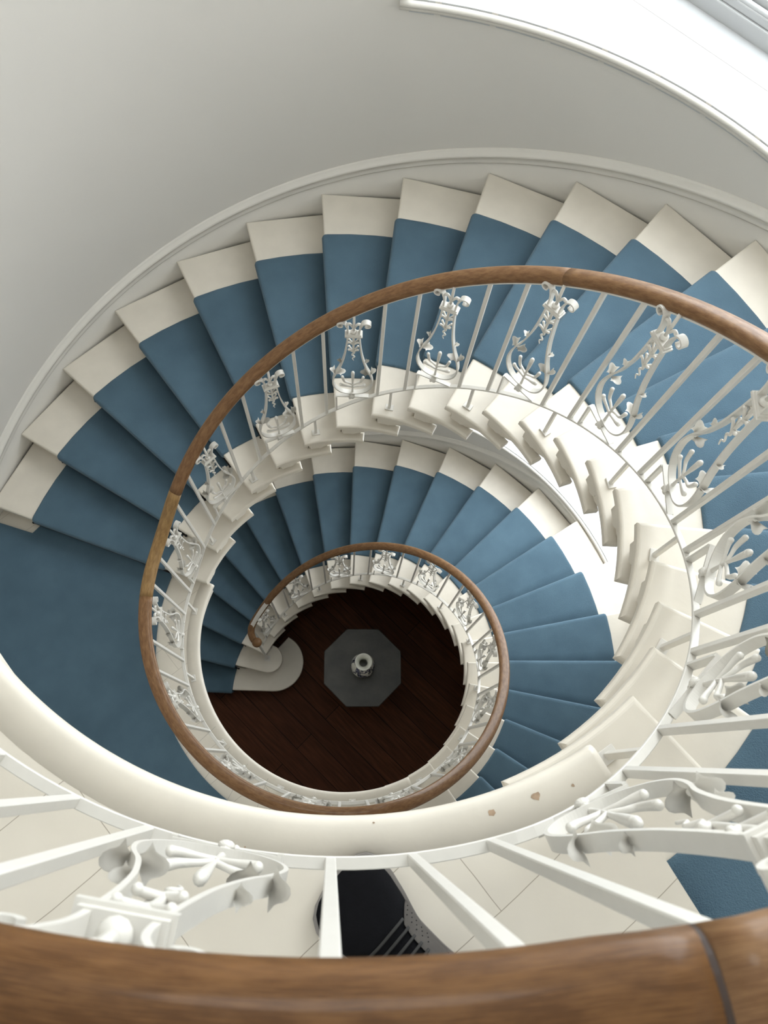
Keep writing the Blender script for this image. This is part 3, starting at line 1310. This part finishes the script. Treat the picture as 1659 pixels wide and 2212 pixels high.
# ------------------------------------------------------------------ table and vase on the ground floor
T = thing('octagonal_table', 'dark slate topped octagonal table in the middle of the wooden floor', 'table', (.176, .240, 0), D(-1.0))
bm = bmesh.new()
R8 = .388 / math.cos(PI / 8)
prism(bm, [Vector((R8 * math.cos(PI / 8 + i * PI / 4), R8 * math.sin(PI / 8 + i * PI / 4), 0)) for i in range(8)], .715, .75)
link('table_top', bm, M_stone, T, bevel=.006)
bm = bmesh.new()
lathe(bm, [(0, .06), (.10, .06), (.085, .12), (.06, .2), (.075, .42), (.06, .58), (.11, .69), (.17, .715), (0, .715)], 32)
link('pedestal', bm, M_stonebase, T, smooth=True)
bm = bmesh.new()
R9 = .27
prism(bm, [Vector((R9 * math.cos(PI / 8 + i * PI / 4), R9 * math.sin(PI / 8 + i * PI / 4), 0)) for i in range(8)], 0, .06)
link('plinth', bm, M_stonebase, T, bevel=.01)

V = thing('porcelain_vase', 'round white and dark blue porcelain vase with a flared white mouth on the slate table', 'vase', (.175, .232, .7505))
bm = bmesh.new()
lathe(bm, [(0, 0), (.065, 0), (.075, .02), (.100, .08), (.119, .16), (.121, .21), (.108, .27), (.080, .32), (.052, .345), (.046, .36)], 48)
link('body', bm, M_vase, V, smooth=True)
bm = bmesh.new()
lathe(bm, [(.050, .345), (.045, .375), (.052, .41), (.074, .44), (.083, .452), (.083, .458), (.076, .460), (.055, .446), (.039, .41), (.035, .36), (.05, .33),
           (.09, .26), (.08, .1), (0, .03)], 48)
link('mouth', bm, M_porc, V, smooth=True)


# ------------------------------------------------------------------ person: only a sneaker and jeans cuff are seen
toe = Vector((-.030, -1.024, ZL2))
dirf = Vector((-.74, .67, 0)).normalized()          # pointing to the toe
PER = thing('person', 'person in blue jeans and a black and grey lace-up sneaker standing behind the near handrail', 'person')
fz = ZL2 + .0005
FL = .29
heel = toe - dirf * (FL - .02)
side = Vector((dirf.y, -dirf.x, 0))                   # to the wearer's right


def foot_pt(u, v, z):
    return heel + dirf * (u * FL) + side * v + Vector((0, 0, z))


def interp(tab, u):
    for (a, x), (b, y) in zip(tab[:-1], tab[1:]):
        if u <= b:
            t = (u - a) / (b - a)
            t = t * t * (3 - 2 * t) if False else t
            return x + (y - x) * t
    return tab[-1][1]


WT_ = [(0, .018), (.03, .028), (.08, .034), (.25, .036), (.45, .040), (.62, .052), (.75, .058), (.86, .057), (.93, .050), (.975, .036), (1.0, .012)]
HT_ = [(0, .055), (.05, .075), (.2, .082), (.35, .080), (.5, .067), (.62, .055), (.75, .045), (.88, .038), (.96, .030), (1.0, .018)]


KW = 1.33


def foot_mesh(z_lo, kw, hgt=None, flat_top=None):
    bm = bmesh.new()
    rings = []
    nu = 30
    for i in range(nu + 1):
        u = i / nu
        w = interp(WT_, u) * kw * KW
        h = interp(HT_, u) if flat_top is None else flat_top
        off = -.010 * math.sin(u * PI)
        ring = []
        for j in range(17):
            a = PI * j / 16
            cx = math.cos(a)
            sx = math.sin(a)
            if flat_top is None:
                y = w * math.copysign(abs(cx) ** .75, cx)
                z = z_lo + (h - z_lo) * sx ** .8
            else:
                y = w * (1 if cx > .1 else -1 if cx < -.1 else 0) if False else w * math.copysign(min(1, abs(cx) * 1.6), cx)
                z = z_lo + (h - z_lo) * min(1, sx * 3)
            ring.append(bm.verts.new(foot_pt(u, y + off, z)))
        rings.append(ring)
    for a, b in zip(rings[:-1], rings[1:]):
        for j in range(16):
            bm.faces.new([a[j], a[j + 1], b[j + 1], b[j]])
        bm.faces.new([a[0], b[0], b[-1], a[-1]])
    bm.faces.new(rings[0])
    bm.faces.new(list(reversed(rings[-1])))
    return bm


heel.z = fz
o = link('sneaker_upper', foot_mesh(.018, .985), M_black, PER, smooth=True)
o['label'] = 'black suede sneaker upper'
o = link('sneaker_sole', foot_mesh(.0, 1.07, flat_top=.024), M_rubber, PER, smooth=True)
o['label'] = 'grey rubber sole edge'


def surf_pt(u, ang, lift=.0015):
    """point on the upper: ang 0 = right side, pi = left side"""
    w = interp(WT_, u) * .985 * KW
    h = interp(HT_, u)
    cx, sx = math.cos(ang), math.sin(ang)
    y = w * math.copysign(abs(cx) ** .75, cx) - .010 * math.sin(u * PI)
    z = .018 + (h - .018) * sx ** .8
    return foot_pt(u, y + math.copysign(lift, cx) * abs(cx), z + lift * sx + .0005)


# grey quarter panels on both sides of the laces
for sgn, nm in ((0, 'quarter_panel'), (1, 'quarter_panel')):
    bm = bmesh.new()
    rows = []
    for i in range(19):
        f = i / 18
        row = []
        for j in range(9):
            g = j / 8
            u_hi = .62 - .10 * g ** 1.5 - .05 * (1 - g) ** 3
            u = .22 + (u_hi - .22) * f
            lo_a, hi_a = .10, 1.16 - .12 * f
            a = lo_a + (hi_a - lo_a) * g
            if sgn:
                a = PI - a
            row.append(bm.verts.new(surf_pt(u, a, .0024)))
        rows.append(row)
    for a, b in zip(rows[:-1], rows[1:]):
        for j in range(8):
            bm.faces.new([a[j], a[j + 1], b[j + 1], b[j]])
    bmesh.ops.solidify(bm, geom=bm.faces[:], thickness=.0015)
    q = link(nm, bm, M_grey, PER, smooth=True)
    q['label'] = 'dark grey perforated side panel of the sneaker'
    bm = bmesh.new()
    for ii in range(5):
        for jj in range(3):
            u = .56 - ii * .045 - jj * .012
            a = .42 + jj * .16
            if sgn:
                a = PI - a
            sphere(bm, surf_pt(u, a, .0028), .0012, u=8, v=6)
    link('perforations', bm, M_black_hole, q)
# laces
bm = bmesh.new()
for i in range(6):
    u = .55 - i * .052
    for du in (0, .016):
        pts = [surf_pt(u + du * .3 + (.018 * (g - .5)), .98 + (PI - 1.96) * g, .004 + .004 * math.sin(g * PI)) for g in [x / 10 for x in range(11)]]
        sweep(bm, pts, circ(.0019, 7), side=Vector((0, 0, 1)))
q = link('laces', bm, M_lace, PER, smooth=True)
q['label'] = 'dark grey laces'
# lower leg in jeans, tapering cloth tube
bm = bmesh.new()
ank = foot_pt(.10, 0, 0)
legp = [ank + Vector((0, 0, .085)), ank + Vector((.004, -.010, .16)), ank + Vector((.008, -.03, .28)), ank + Vector((.01, -.05, .42)),
        ank + Vector((.0, -.04, .52)), ank + Vector((-.02, -.07, .72)), ank + Vector((-.04, -.11, .88))]
legp = catmull(legp, 4)
rings = []
for i, p in enumerate(legp):
    f = i / (len(legp) - 1)
    r = .058 + .012 * math.sin(f * 6) * (1 - f) + .022 * f + .003 * math.sin(i * 2.4)
    rings.append([bm.verts.new(p + Vector((math.cos(2 * PI * j / 20) * r, math.sin(2 * PI * j / 20) * r, 0))) for j in range(20)])
for a, b in zip(rings[:-1], rings[1:]):
    for j in range(20):
        bm.faces.new([a[j], a[(j + 1) % 20], b[(j + 1) % 20], b[j]])
bm.faces.new(rings[0])
bm.faces.new(rings[-1])
link('jeans_leg', bm, M_denim, PER, smooth=True)
